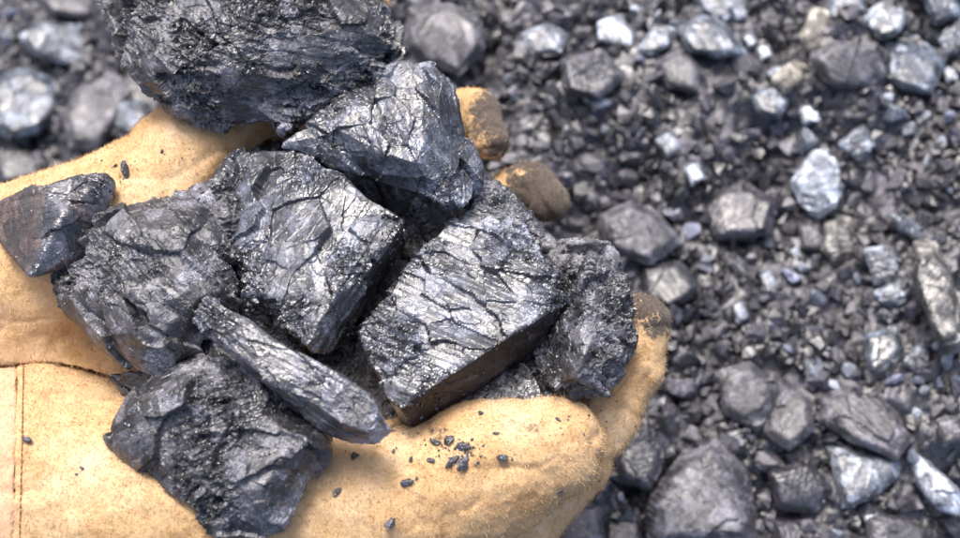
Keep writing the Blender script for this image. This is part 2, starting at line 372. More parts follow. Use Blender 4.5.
def rotmats(n, r, tilt=1.0):
    a = r.uniform(0, 2 * np.pi, n); b = r.uniform(-1, 1, n) * tilt; c = r.uniform(-1, 1, n) * tilt
    ca, sa, cb, sb, cc, s_ = np.cos(a), np.sin(a), np.cos(b), np.sin(b), np.cos(c), np.sin(c); z = 0 * a; o = z + 1
    A = np.stack([ca, -sa, z, sa, ca, z, z, z, o], 1).reshape(n, 3, 3)
    B = np.stack([o, z, z, z, cb, -sb, z, sb, cb], 1).reshape(n, 3, 3)
    C_ = np.stack([cc, z, s_, z, o, z, -s_, z, cc], 1).reshape(n, 3, 3)
    return A @ B @ C_
def shard(seed):
    r = np.random.default_rng(seed); p = r.normal(size=(12, 3)); p /= np.linalg.norm(p, axis=1)[:, None]; p *= r.uniform(0.75, 1.1, 12)[:, None] * np.array([1.05, r.uniform(.6, .9), r.uniform(.45, .85)])
    bm = bmesh.new()
    for q in p: bm.verts.new(q)
    g = bmesh.ops.convex_hull(bm, input=bm.verts); bmesh.ops.delete(bm, geom=[e for e in g['geom_interior'] if isinstance(e, bmesh.types.BMVert)], context='VERTS'); bmesh.ops.triangulate(bm, faces=bm.faces)
    bm.verts.ensure_lookup_table(); bm.verts.index_update()
    V = np.array([v.co[:] for v in bm.verts]); F = np.array([[v.index for v in f.verts] for f in bm.faces]); bm.free(); return V, F
def scatter_mesh(name, pts, sizes, seed, sub=1, nvar=14, tones=None):
    r = np.random.default_rng(seed); var = [shard(seed + 100 + i) for i in range(nvar)]
    R = rotmats(len(pts), r); pick = r.integers(0, nvar, len(pts)); Vs = []; Fs = []; Ts = []; off = 0
    for i in range(nvar):
        ids = np.where(pick == i)[0]; v, f = var[i]
        W = np.einsum('nij,vj->nvi', R[ids], v) * sizes[ids][:, None, None] + pts[ids][:, None, :]
        Vs.append(W.reshape(-1, 3)); Fs.append((f[None] + (np.arange(len(ids)) * len(v))[:, None, None]).reshape(-1, 3) + off)
        Ts.append(np.repeat(tones[ids], len(v))); off += W.shape[0] * len(v)
    return np_mesh(name, np.concatenate(Vs), np.concatenate(Fs), False, {'tone': np.concatenate(Ts)})
n = 30000
x = rng.uniform(-0.46, 0.50, n); y = rng.uniform(-0.26, 0.40, n)
s = 0.0012 + 0.0078 * rng.uniform(0, 1, n) ** 3.4
clump = vnoise(np.stack([x, y, 0 * x], 1) * 26, 88)
keep = rng.uniform(-1, 1, n) < clump * 1.3 + 0.45; x, y, s = x[keep], y[keep], s[keep]; n = len(x)
z = fine_ground(x, y) + s * 0.35 + 0.001
tones = np.clip(rng.uniform(0, 0.85, n) + (rng.uniform(0, 1, n) > 0.965) * 0.35, 0, 1)
tag(link('coal_gravel', scatter_mesh('coal_gravel', np.stack([x, y, z], 1), s * 1.1, 5, 1, 40, tones), M_FINES), 'fine crumbled coal and grit covering the whole ground', 'coal fines', kind='stuff')

# ------------------------------------------------------------------ coal built from its corner points
def build_coal(name, pts, mat, label, group, res=0.0007, seed=1, big=0.0035, mid=0.0016, fine=0.0006, warp=0.003, bed=None, smooth_n=0, cat='coal', cell=1.0, flat=True, extra=None, terr=0.0007, bias=0.0012, cuts=None, grain=0.0, chips=40, crack=1.0):
    W = np.array(pts, float)
    planes = hull_planes(W); lo, hi = W.min(0) - 0.004, W.max(0) + 0.004
    X = grid(lo, hi, res); F = plane_sdf(X, planes)
    rc = np.random.default_rng(seed + 5000); size = float(np.ptp(W, axis=0).mean())
    for _ in range(chips):                       # corners and edges knocked off flat
        n_ = rc.normal(size=3); n_ /= np.linalg.norm(n_); top_ = (W @ n_).max() - size * rc.uniform(0.005, 0.045)
        np.maximum(F, (X @ n_.astype(np.float32)) - np.float32(top_), out=F)
    if extra is not None: F = extra(X, F)
    V, Q = surface_nets(F, lo, res); del X, F
    c = np.array([W[:, 0].mean(), W[:, 1].mean(), W[:, 2].min()])
    V0 = V
    U = V + seed * 3.7
    V = V + warp * 0.35 * np.stack([fbm(U * 38 + 5 * d, 2, seed + d) for d in range(3)], 1)
    Nn = vnormals(V, Q)
    rr_ = np.random.default_rng(seed); ax = np.array(bed[0] if bed else rr_.normal(size=3), float); ax /= np.linalg.norm(ax)
    Ud = U + (0.9 if bed is None else bed[1]) * 0.6 * (U @ ax)[:, None] * ax      # chips are flatter along the bedding
    Ud = Ud + 0.0006 * np.stack([vnoise(U * 260, seed + 31 + d) for d in range(3)], 1)
    a, f1, f2 = facets(Ud * 34 / cell, seed, 0.42 * min(1, 0.45 + crack)); b_, g1, g2 = facets(Ud * 95, seed + 50, 0.6 * min(1, 0.5 + crack)); c_, k1, k2 = facets(Ud * 270, seed + 90, 0.8); e_, _, _ = facets(U * 700, seed + 120, 1.0)
    rough_mask = np.clip(0.40 + 1.9 * vnoise(U * 36, seed + 7) + 0.5 * vnoise(U * 90, seed + 8) + grain, 0.03, 1.7)
    t_ = (U @ ax) * 260 + 3.0 * np.floor(vnoise(U * 25, seed + 300) * 3); fr = t_ - np.floor(t_)
    d = -terr * fr * (0.3 + rough_mask) + big * 1.15 * a + mid * 1.0 * b_ * (0.25 + rough_mask) + fine * (1.05 * c_ * (0.25 + 1.2 * rough_mask) + 0.9 * e_ * rough_mask)
    d -= crack * 0.0012 * np.clip(1 - (f2 - f1) / 0.03, 0, 1) * (vnoise(U * 60, seed + 5) > 0.25)
    d -= crack * 0.0005 * np.clip(1 - (g2 - g1) / 0.06, 0, 1) * (vnoise(U * 90, seed + 6) > 0.2)
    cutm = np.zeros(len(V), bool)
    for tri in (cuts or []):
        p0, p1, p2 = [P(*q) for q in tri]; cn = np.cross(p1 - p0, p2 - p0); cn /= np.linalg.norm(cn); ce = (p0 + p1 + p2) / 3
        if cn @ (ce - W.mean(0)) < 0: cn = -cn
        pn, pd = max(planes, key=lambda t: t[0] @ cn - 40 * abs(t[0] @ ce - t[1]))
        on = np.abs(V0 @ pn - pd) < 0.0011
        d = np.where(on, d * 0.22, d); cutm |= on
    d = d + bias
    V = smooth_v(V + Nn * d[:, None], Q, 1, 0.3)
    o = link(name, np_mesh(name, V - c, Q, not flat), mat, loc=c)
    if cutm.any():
        o.data.materials.append(M_CUT if mat is M_BROWN else M_CUT_SHADE); o.data.polygons.foreach_set('material_index', cutm[Q].all(1).astype(np.int32)); o.data.update()
    tag(o, label, cat, group)
    return o, planes
def chunk(front, back, *a, **k):
    return build_coal('coal_chunk', [P(*q) for q in front] + [P(*q) for q in back], *a, **k)
GR = 'coal chunks heaped in the gloved hands'
PL = []
def add(front, back, *a, **k):
    o, pl = chunk(front, back, *a, **k); PL.append((pl, np.array([P(*q) for q in front + back]).min(0), np.array([P(*q) for q in front + back]).max(0))); return o

# 1 big slab at the top
add([(88,-30,1),(96,18,1.2),(112,52,1.0),(140,93,.6),(172,122,.2),(236,134,.0),(292,133,.2),(335,112,.6),(385,78,.8),(406,58,1.0),(404,35,1.4),(388,8,1.6),(352,-40,1.8),
     (180,75,3.6),(290,82,3.2),(230,20,4.6),(330,10,4.2),(150,20,3.4),(120,-45,3.5),(300,-50,4.4),(375,30,3.2)],
    [(130,-20,-2.5),(180,90,-2.8),(300,95,-2.5),(370,40,-2),(330,-40,-2)],
    M_ROUGH, 'largest coal chunk, rough and rounded, cut off by the top edge, resting on the pile', GR, seed=11, grain=0.05, big=0.0045, mid=0.0022, fine=0.0008, bed=((0.3, 0.5, 1), 1.6))
# 2 angular chunk below it, over the black gap
add([(280,146,1.0),(300,128,1.4),(338,108,1.8),(362,80,1.6),(398,64,1.4),(430,67,1.2),(446,85,1.0),(470,130,.9),(483,178,.6),(480,196,.4),(456,212,.6),
     (418,183,1.4),(388,166,1.6),(345,159,1.6),(305,156,1.0),(352,124,2.8),(410,128,3.0),(405,155,2.8),(440,140,2.4),(415,80,2.3)],
    [(330,140,-1.5),(400,90,-2.0),(450,120,-2),(455,190,-1.5),(395,155,-.3)],
    M_GLASSY, 'pointed silvery coal chunk overhanging a black gap, below the largest slab', GR, seed=23, chips=18, crack=0.0, grain=-0.3, bias=0.0003, big=0.0052, mid=0.0017)
# 3 central block
add([(228,152,-.2),(256,148,.0),(300,151,.9),(326,168,1.1),(384,209,1.9),(402,224,1.8),(319,324,2.4),(306,346,1.9),(288,332,1.2),(245,301,.2),(228,260,-.2),(213,215,-.4),(217,176,-.4),
     (408,238,-1.6),(381,286,-2.0),(330,359,-.8),(290,170,1.4),(262,290,1.5)],
    [(235,175,-4),(250,280,-4),(310,335,-3.2),(380,245,-4),(310,170,-4)],
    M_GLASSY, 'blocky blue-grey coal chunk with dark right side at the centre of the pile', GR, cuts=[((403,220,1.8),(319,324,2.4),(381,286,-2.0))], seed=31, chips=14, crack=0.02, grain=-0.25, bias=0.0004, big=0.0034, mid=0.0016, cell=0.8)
# 4 right block with brown cut side
add([(488,196,-.8),(515,210,-.6),(537,246,-.1),(567,299,.6),(402,407,1.3),(386,396,1.1),(357,331,.4),(374,309,.2),(424,246,-.4),
     (573,316,-1.2),(560,338,-3.2),(419,433,-2.4),(404,423,-1.8)],
    [(378,355,-4),(440,265,-4.6),(520,240,-4.6),(562,300,-4)],
    M_GLASSY, 'square glossy coal block with a brownish cut side, right of the black gap', GR, cuts=[((567,299,.6),(402,407,1.3),(500,372,-3.0))], seed=47, chips=10, crack=0.05, grain=-0.25, bias=0.0008, big=0.0026, mid=0.0015, fine=0.0005, warp=0.002, cell=0.65, bed=((0.5, 1, 0), 1.2))
# 5 crumbly lump by the fingertips
add([(548,242,-1.4),(590,234,-1.2),(616,246,-1.6),(626,278,-1.8),(628,318,-1.2),(636,342,-1.5),(630,368,-1.6),(602,397,-1.8),(574,399,-1.8),(545,386,-2.2),(528,350,-2.5),(552,300,-1.5),
     (585,270,.2),(600,320,.5),(580,365,.3),(610,350,-.2)],
    [(560,260,-5),(610,280,-5),(615,360,-5),(550,370,-5)],
    M_ROUGH, 'crumbly matt coal lump at the right end of the pile beside the bent glove finger', GR, seed=53, grain=0.15, big=0.0045, mid=0.0022, fine=0.0009, cell=0.8)
# 6 large rounded chunk at left
add([(84,228,.2),(110,213,.4),(150,199,.6),(198,190,.4),(214,182,.2),(226,215,.4),(238,262,.6),(243,298,.4),(200,340,.8),(178,372,.4),(140,377,.2),(100,351,.0),(62,314,-.4),(51,297,-.6),(60,262,-.2),
     (120,240,2.6),(190,228,2.4),(205,290,2.6),(150,330,2.6),(90,300,1.5),(95,260,1.7)],
    [(90,250,-3),(190,215,-3.5),(215,290,-3.5),(150,350,-3),(80,300,-2.6)],
    M_ROUGH, 'broad dark chunk with chipped ridges, right of the small brown-faced one', GR, seed=61, crack=0.6, grain=-0.08, big=0.0042, mid=0.002, fine=0.0007, bed=((1, 1, 0.4), 1.8))
# 7 small chunk far left with a smooth brown face
o7 = add([(-3,204,.0),(36,187,1.4),(70,180,1.5),(96,177,.9),(106,170,.6),(113,184,.4),(110,203,.4),(97,236,.4),(86,256,.4),(60,271,.8),(30,279,1.2),(12,255,.5),(-3,236,.0),(66,215,2.0)],
    [(20,215,-1.5),(90,200,-1.5),(60,250,-1.5)],
    M_BROWN, 'small wedge-shaped coal chunk with a flat brown left face at the far left', GR, cuts=[((36,187,1.4),(30,279,1.2),(-3,220,0))], seed=71, chips=14, crack=0.4, res=0.0006, big=0.0026, mid=0.0014, fine=0.0005)
# 8 bar-shaped piece
add([(188,319,2.2),(206,292,3.5),(250,322,3.9),(322,367,4.0),(386,407,3.3),(394,430,2.0),(374,446,1.6),(350,442,1.8),(318,430,1.8),(268,391,1.9),(226,352,2.1),
     (197,311,3.4),(262,375,3.9),(340,424,3.6),(368,430,3.3)],
    [(215,335,1.0),(300,385,.8),(370,425,.5)],
    M_STREAK, 'long bar-shaped coal piece lying slantwise across the middle of the pile', GR, seed=83, chips=3, crack=0.1, grain=-0.1, bias=0.0004, res=0.0006, big=0.0016, mid=0.0012, fine=0.0005, bed=((0.62, 1, 0.3), 2.0))
# 9 large lower left chunk
add([(152,371,.4),(202,351,.8),(228,354,1.1),(272,386,1.6),(331,436,1.0),(326,460,.7),(306,476,.8),(296,505,.4),(283,529,.1),(256,541,-.1),(214,537,-.1),(160,491,-.2),(120,456,.0),(102,441,.0),(105,430,.2),(122,400,.3),
     (180,392,2.2),(250,400,2.8),(290,445,2.6),(255,500,2.0),(170,460,1.5)],
    [(140,430,-2.2),(220,380,-2),(290,440,-2.2),(240,515,-2.2)],
    M_ROUGH, 'broad scaly coal chunk lowest in the pile, lying on the front glove', GR, seed=97, crack=0.5, grain=-0.02, big=0.0042, mid=0.0022, fine=0.0007)
# smaller pieces between the big ones
add([(206,186,.2),(222,174,.3),(236,190,.3),(240,230,.5),(232,262,.3),(215,250,.2),(208,215,.2),(224,215,1.0)], [(215,200,-2),(232,240,-2)],
    M_ROUGH, 'narrow dark sliver wedged between the left chunk and the central block', GR, seed=103, big=0.003, mid=0.002, res=0.0007)
add([(460,206,-1.3),(474,176,-1.0),(498,180,-1.2),(516,196,-1.4),(545,232,-1.5),(560,250,-1.6),(540,250,-1.5),(496,206,-1.3),(474,212,-1.1),(500,200,-.8)], [(480,195,-5.5),(510,205,-5.5),(550,250,-5)],
    M_ROUGH, 'small crumb of coal tucked above the top corner of the square glossy block', GR, seed=107, big=0.002, mid=0.0015, res=0.0006)
add([(340,345,-4.2),(380,300,-4.4),(440,250,-4.6),(420,210,-4.6),(330,190,-4.4),(290,300,-4),(330,400,-3.6),(400,430,-3.4),(360,380,-3.6)], [(340,330,-6),(420,250,-6),(350,420,-5)],
    M_ROUGH, 'added filler coal chunk deep in the dark gap beneath the central block', GR, seed=109, big=0.004, mid=0.003, res=0.0010)  # filler put in so the gap under the block reads dark
add([(400,428,-2.2),(470,395,-2.4),(560,345,-2.6),(590,390,-2.6),(540,400,-2.2),(470,425,-2.0),(430,440,-2.0),(500,385,-1.9)], [(430,430,-5),(560,380,-5.4),(500,370,-5.4)],
    M_ROUGH, 'low black crumbly piece under the square glossy block along the glove edge', GR, seed=113, big=0.004, mid=0.003, res=0.0009, fine=0.001)
add([(225,140,-2.6),(300,140,-3.2),(420,150,-4),(470,190,-4.2),(420,230,-4.2),(300,170,-3.5),(230,160,-2.8),(350,160,-3.4)], [(260,150,-5.5),(440,190,-6),(400,150,-6)],
    M_ROUGH, 'filler coal piece added to darken the slit under the largest slab', GR, seed=127, big=0.004, mid=0.003, res=0.0010)  # added to give the slit its darkness

add([(225,255,-1.5),(262,300,-1.5),(300,345,-1.5),(300,375,-2),(240,345,-1.5),(215,300,-1.5),(250,300,-.8)], [(230,280,-4.5),(290,360,-4.5)],
    M_ROUGH, 'filler coal piece added to darken the crack between the left chunk and the bar-shaped piece', GR, seed=131, big=0.004, mid=0.003, res=0.0009)  # filler hiding the glove so this crack stays dark
add([(400,215,-4),(445,205,-4),(480,190,-3.6),(470,225,-3.8),(425,262,-4),(400,260,-4),(440,225,-3.8)], [(420,230,-6),(470,200,-6)],
    M_ROUGH, 'filler coal piece added at the bottom of the dark gap left of the square glossy block', GR, seed=137, big=0.004, mid=0.003, res=0.0009)  # added low down to keep the gap black
add([(110,375,-2.6),(150,372,-2),(175,380,-2),(150,400,-2.4),(128,400,-2.8)], [(130,380,-4.5),(160,385,-4.5)],
    M_ROUGH, 'small filler wedge of coal added between the broad left chunk and the lowest chunk', GR, seed=139, big=0.002, mid=0.002, res=0.0008)  # filler wedge, put in where the gap should be dark
add([(195,335,-.6),(215,330,-.4),(248,352,-.4),(262,380,-.6),(235,372,-.5),(200,362,-.6),(175,380,-.8),(225,352,.1)], [(215,350,-4),(240,370,-4),(190,370,-4)],
    M_ROUGH, 'filler coal piece added under the upper end of the bar, just above the lowest chunk', GR, seed=149, big=0.003, mid=0.002, res=0.0008)  # filler closing a hole that should look dark
# ------------------------------------------------------------------ gloves
def cone_sdf(X, a, b, ra, rb, fl=1.0):
    a = a.astype(np.float32); b = b.astype(np.float32); ab = b - a; t = np.clip(((X - a) @ ab) / max(float(ab @ ab), 1e-9), 0, 1)
    D = X - (a + t[..., None] * ab)
    if fl != 1.0: D[..., 2] *= fl
    return np.sqrt((D * D).sum(-1)) - (ra + t * (rb - ra))
def smin(a, b, k):
    h = np.clip(0.5 + 0.5 * (b - a) / k, 0, 1); return b * (1 - h) + a * h - k * h * (1 - h)
def chain_sdf(X, chain, k):
    r = None
    for i in range(len(chain) - 1):
        (x0, y0, z0, r0), (x1, y1, z1, r1) = chain[i], chain[i + 1]
        d = cone_sdf(X, P(x0, y0, z0), P(x1, y1, z1), r0 * .01, r1 * .01); r = d if r is None else smin(r, d, k)
    return r
FRONT_A = [(-220,505,-7.4,6.9),(-60,498,-6.8,6.8),(40,498,-6.6,6.6),(150,508,-6.0,5.9),(290,512,-5.6,4.8),(400,503,-4.4,3.9),(480,470,-4.0,3.55),(550,446,-3.5,2.85)]
FRONT_B = [(300,600,-7.5,4.5),(430,556,-7.4,3.2),(515,518,-7.2,2.3),(574,462,-6.6,1.8),(608,414,-5.6,1.65),(632,366,-4.6,1.5),(642,322,-3.6,1.5)]
FRONT_C = [(200,440,-8,3.2),(340,420,-8.6,3),(470,400,-8.6,3),(590,410,-7.5,2.2)]
BACK_A = [(-220,330,-6.9,5.6),(-60,305,-6.4,5.4),(10,287,-6.0,5.1),(80,262,-5.6,4.9),(140,232,-5.0,4.6),(187,165,-3.6,3.0),(240,110,-3.4,2.6),(315,42,-2.8,2.0),(368,-2,-1.6,1.4)]
BACK_B = [(140,250,-7,3.5),(260,260,-8.2,3.2),(400,250,-8.2,3.0)]
BACK_F = [(-220,390,-8.6,5),(0,365,-8.2,4.8),(140,372,-8.4,4),(300,350,-9,3.2)]
BACK_C = [(400,240,-8.4,2.0),(440,170,-8,1.6),(464,112,-6.8,1.2),(478,112,-6.0,1.15),(490,142,-5.4,1.1)]
BACK_D = [(400,280,-8.6,2.0),(480,240,-8.6,1.8),(512,195,-7.4,1.4),(530,184,-6.4,1.2),(548,202,-6.2,1.2)]
BACK_E = [(200,180,-6.5,3.0),(330,150,-7.5,2.4),(420,170,-8,2.0)]
def front_sdf(X):
    a = chain_sdf(X, FRONT_A, 0.012); b = chain_sdf(X, FRONT_B, 0.006); c = chain_sdf(X, FRONT_C, 0.01)
    return smin(smin(a, b, 0.002), c, 0.008)
def back_sdf(X):
    r = chain_sdf(X, BACK_A, 0.015)
    for ch in (BACK_F, BACK_B, BACK_C, BACK_D, BACK_E): r = smin(r, chain_sdf(X, ch, 0.006), 0.012)
    return r
def press(X, F, depth=-0.0015, k=0.005):
    """the leather gives way round the coal lying in it"""
    for pl, lo, hi in PL:
        m = np.all((X > lo.astype(np.float32) - 0.01) & (X < hi.astype(np.float32) + 0.01), -1)
        if not m.any(): continue
        s = -(plane_sdf(X[m], pl)) + depth; f = F[m]
        F[m] = -smin(-f, -s, k)
    return F
def wrinkle(V, Nn, seed):
    fold = 1 - np.abs(fbm(V * np.array([13, 26, 20]) + 9, 2, seed + 40)); fold = -0.0016 * np.clip((fold - 0.72) / 0.28, 0, 1) ** 2
    d = fold + 0.0011 * fbm(V * 18, 2, seed + 3) + 0.0004 * fbm(V * 45, 2, seed) + 0.0007 * fbm(V * 110, 3, seed + 5)
    r = 1 - np.abs(fbm(V * np.array([16, 34, 20]) + 3, 2, seed + 9)); d = d - 0.0007 * np.clip((r - 0.8) / 0.2, 0, 1) ** 2
    return V + Nn * d[:, None]
def fibres(V, Q, Nn, n, seed, ln=0.0019, wd=0.00014):
    r = np.random.default_rng(seed)
    a, b, c = V[Q[:, 0]], V[Q[:, 1]], V[Q[:, 2]]
    area = np.linalg.norm(np.cross(b - a, c - a), axis=1)
    pick = r.choice(len(Q), n, p=area / area.sum()); u, v = r.uniform(0, 1, (2, n))
    A = V[Q[pick, 0]]; p = A + u[:, None] * (V[Q[pick, 1]] - A) + v[:, None] * (V[Q[pick, 3]] - A)
    nn = Nn[Q[pick, 0]]; t = r.normal(size=(n, 3)); t -= (t * nn).sum(1)[:, None] * nn; t /= np.linalg.norm(t, axis=1)[:, None]
    d = nn * r.uniform(0.15, 0.7, n)[:, None] + t * r.uniform(0.4, 1.0, n)[:, None]; d /= np.linalg.norm(d, axis=1)[:, None]
    l = ln * r.uniform(0.4, 1.3, n) * np.where(r.uniform(0, 1, n) > 0.985, 1.9, 1)
    sd = np.cross(d, nn); sd /= (np.linalg.norm(sd, axis=1)[:, None] + 1e-9); sd *= wd
    mid = p + d * (l * 0.55)[:, None]; tip = mid + (d * 0.6 + nn * 0.25 + r.normal(size=(n, 3)) * 0.35) * (l * 0.5)[:, None]
    p = p - nn * 0.0001
    W = np.concatenate([p - sd, p + sd, mid - sd * .8, mid + sd * .8, tip - sd * .3, tip + sd * .3]); i = np.arange(n)
    F = np.concatenate([np.stack([i, i + n, i + 3 * n, i + 2 * n], 1), np.stack([i + 2 * n, i + 3 * n, i + 5 * n, i + 4 * n], 1)])
    return W, F, np.tile(pick, 6)
def blob(V, px, py, dz, r):
    return np.clip(1 - np.linalg.norm(V - P(px, py, dz), axis=1) / (r * 0.01), 0, 1)
def glove_mesh(name, sdf, lo, hi, res, seed, clip=None, dirt=None, nf=60000, bulge=0.0):
    X = grid(lo, hi, res); F = sdf(X)
    if clip is not None: F = clip(X, F)
    V, Q = surface_nets(F, lo, res); V = smooth_v(V, Q, 3); Nn = vnormals(V, Q)
    V = wrinkle(V, Nn, seed); Nn = vnormals(V, Q)
    D = dirt(V) if dirt else np.zeros(len(V))
    if nf:
        W, FF, pk = fibres(V, Q, Nn, nf, seed); DD = D[Q[pk, 0]]
        Q = np.concatenate([Q, FF + len(V)]); V = np.concatenate([V, W]); D = np.concatenate([D, DD])
    return V, Q, D
cuff_n = np.cross(P(12, 538, 0) - P(16, 378, 0), P(12, 538, -8) - P(12, 538, 0)); cuff_n /= np.linalg.norm(cuff_n); cuff_n *= np.sign(cuff_n[0]); cuff_d = cuff_n @ P(14, 450, -1)
def front_clip(X, F):
    F = press(X, F)
    return np.maximum(F, -((X @ cuff_n.astype(np.float32)) - np.float32(cuff_d)))
def front_dirt(V):
    d = 2.8 * blob(V, 666, 290, -2.5, 3.0) + 0.25 * blob(V, 640, 330, -3, 2.4)
    for q in ((440,448,-1.5,2.0),(455,455,-1.5,1.5),(463,458,-1.5,1.0),(447,444,-1.5,.8),(470,452,-1.5,1.6),(560,402,-1.6,1.3),(505,430,-1.5,1.2),(545,462,-1.5,1.2),(390,432,-1.5,1.4),(620,450,-4,1.5)): d = d + 0.45 * blob(V, *q)
    return d + 0.35 * np.clip(fbm(V * 40, 3, 64) - 0.05, 0, 1)
def back_dirt(V):
    d = 3.4 * blob(V, 512, 125, -5.5, 3.0) + 3.0 * blob(V, 554, 198, -5.5, 3.6) + 0.2 * blob(V, 475, 120, -5, 3)
    d = d + 0.3 * blob(V, 118, 170, -1, 1.1) + 0.15 * blob(V, 150, 150, -1, 2) + 0.2 * blob(V, 200, 175, -1.5, 2.2)
    return d
lo = P(-120, 640, -14); hi = P(690, 250, -0.0); lo = np.array([P(-20, 269, -7)[0], P(300, 640, -12)[1], H0 - 0.135]); hi = np.array([P(700, 269, -3)[0], P(300, 260, 0)[1], H0 + 0.006])
V, Q, D = glove_mesh('glove_hand', front_sdf, lo, hi, 0.0013, 3, front_clip, front_dirt, 110000)
SV = (V,); fc = P(60, 520, -10)
front = bpy.data.objects.new('work_glove', None); COL.objects.link(front); front.location = fc
tag(front, 'front tan suede work glove with stitched cuff seam, cupped under the coal', 'glove')
link('glove_hand', np_mesh('glove_hand', V - fc, Q, True, {'dirt': D}), M_SUEDE, front)
# cuff: the same sleeve continued past the seam, a little fuller
def cuff_sdf(X): return chain_sdf(X, FRONT_A[:4], 0.012) - 0.0003
def cuff_clip(X, F): return np.maximum(F, (X @ cuff_n.astype(np.float32)) - np.float32(cuff_d + 0.0012))
lo2 = np.array([P(-200, 269, -7)[0], lo[1], H0 - 0.135]); hi2 = np.array([P(60, 269, -3)[0] + 0.03, P(0, 350, 0)[1], H0 + 0.006])
V, Q, D = glove_mesh('cuff', cuff_sdf, lo2, hi2, 0.0016, 3, cuff_clip, None, 16000)
link('cuff', np_mesh('cuff', V - fc, Q, True, {'dirt': D}), M_CUFF, front)
# seam: stitches sunk in the groove round the sleeve
c0 = P(13, 498, -6.7); c0 = c0 - cuff_n * (cuff_n @ c0 - cuff_d)
ux = np.cross(np.array([0, 0, 1.0]), cuff_n); ux /= np.linalg.norm(ux); uz = np.cross(cuff_n, ux); ux *= np.sign(ux[1]); uz *= np.sign(uz[2])
Vs, Fs = [], []; off = 0; nst = 60; Rs = 0.0662
v0, f0 = ico(1)
near = SV[0][np.abs(SV[0] @ cuff_n - cuff_d - 0.0035) < 0.0012]; na = np.arctan2((near - c0) @ uz, (near - c0) @ ux); nrad = np.sqrt(((near - c0) @ uz) ** 2 + ((near - c0) @ ux) ** 2)
nst = 74
for k in range(nst):
    a = math.pi * (0.02 + 0.96 * k / nst); mk = np.abs(na - a) < 0.03
    if not mk.any(): continue
    Rs = float(np.percentile(nrad[mk], 60)); pc = c0 + cuff_n * 0.0035 + (ux * math.cos(a) + uz * math.sin(a)) * Rs; tg = (-ux * math.sin(a) + uz * math.cos(a)); nr = (ux * math.cos(a) + uz * math.sin(a)); cr_ = np.cross(tg, nr)
    Vs.append(pc + v0[:, :1] * tg * 0.0016 + v0[:, 1:2] * nr * 0.0005 + v0[:, 2:] * cr_ * 0.0005); Fs.append(f0 + off); off += len(v0)
link('seam_thread', np_mesh('seam_thread', np.concatenate(Vs) - fc, np.concatenate(Fs)), M_THREAD, front)

def back_clip(X, F):
    F = press(X, F); m = F < 0.004
    fs = front_sdf(X[m]) - 0.0001; F[m] = np.maximum(F[m], -fs); return F
lo = np.array([P(-150, 269, -7)[0], P(0, 470, -6)[1], H0 - 0.125]); hi = np.array([P(580, 269, -5)[0], P(300, -40, -3)[1], H0 + 0.004])
V, Q, D = glove_mesh('glove', back_sdf, lo, hi, 0.0014, 29, back_clip, back_dirt, 90000)
fb = P(60, 280, -10)
tag(link('work_glove', np_mesh('work_glove', V - fb, Q, True, {'dirt': D}), M_SUEDE, loc=fb), 'rear tan suede work glove, fingertips grey with coal dust behind the pile', 'glove')

# ------------------------------------------------------------------ crumbs lying on the gloves
deps = bpy.context.evaluated_depsgraph_get(); deps.update()
def drop(px, py):
    r = Vector(ray(px, py)).normalized(); hit, loc, nrm, _, ob, _ = SC.ray_cast(deps, Vector(CAM), r)
    return (np.array(loc), np.array(nrm), ob.name) if hit else (None, None, '')
crumb_meshes = [np_mesh('coal_crumb', *rock(3, 300 + i, 10, 0.8, 0.25), False) for i in range(6)]
for cm in crumb_meshes: cm.materials.append(M_CRUMB)
CR = [(126,172,13,'crumb of coal with ragged edges on the rear glove beside the small wedge chunk'),(116,166,5,'tiny crumb just left of the ragged crumb on the rear glove'),
      (162,152,4,'lone black grain high on the rear glove'),(28,441,7,'lone black crumb on the front glove right of the cuff seam'),
      (83,469,5,'greyish crumb on the front glove left of the lowest chunk'),(76,474,3,'speck beside the greyish crumb on the front glove'),
      (354,457,9,'crumb on the front glove just below the end of the bar-shaped piece'),(337,494,7,'crumb on the front glove right of the lowest chunk'),
      (405,483,8,'single oval crumb on the front glove below the crumb cluster'),(390,523,8,'dark crumb nearest the bottom edge of the picture'),
      (437,444,9,'leftmost crumb of the cluster on the front glove'),(448,441,8,'upper crumb of the cluster on the front glove'),
      (452,461,10,'lower left crumb of the cluster on the front glove'),(464,465,11,'largest crumb, lowest in the cluster on the front glove'),
      (463,447,9,'right crumb of the cluster on the front glove'),(431,461,6,'small flat crumb at the lower left of the cluster'),
      (411,461,6,'crumb between the oval crumb and the bar-shaped piece'),(500,457,8,'round crumb right of the cluster on the front glove'),
      (496,434,5,'small crumb above the round crumb on the front glove'),(557,419,5,'crumb on the bright rounded tip of the front glove'),
      (560,493,6,'crumb at the lower fold of the front glove near its fuzzy edge'),(481,414,5,'crumb close to the upper edge of the front glove'),
      (417,478,4,'speck just right of the oval crumb'),(393,452,4,'speck on the glove below the square glossy block'),
      (318,477,4,'speck against the right edge of the lowest chunk'),(512,459,3,'speck right of the round crumb')]
for i, (px, py, s, lb) in enumerate(CR):
    loc, nr, nm = drop(px, py)
    if loc is None: continue
    o = link('coal_crumb', crumb_meshes[i % 6]); sz = s * PX * (0.85 if s > 6 else 0.7)
    o.location = loc + nr * sz * 0.35; o.scale = (sz, sz * rng.uniform(.7, 1), sz * 0.9); o.rotation_euler = rng.uniform(-.5, 6, 3) * (0.15, 0.15, 1)
    tag(o, lb, 'coal crumb', 'coal crumbs scattered on the gloves')
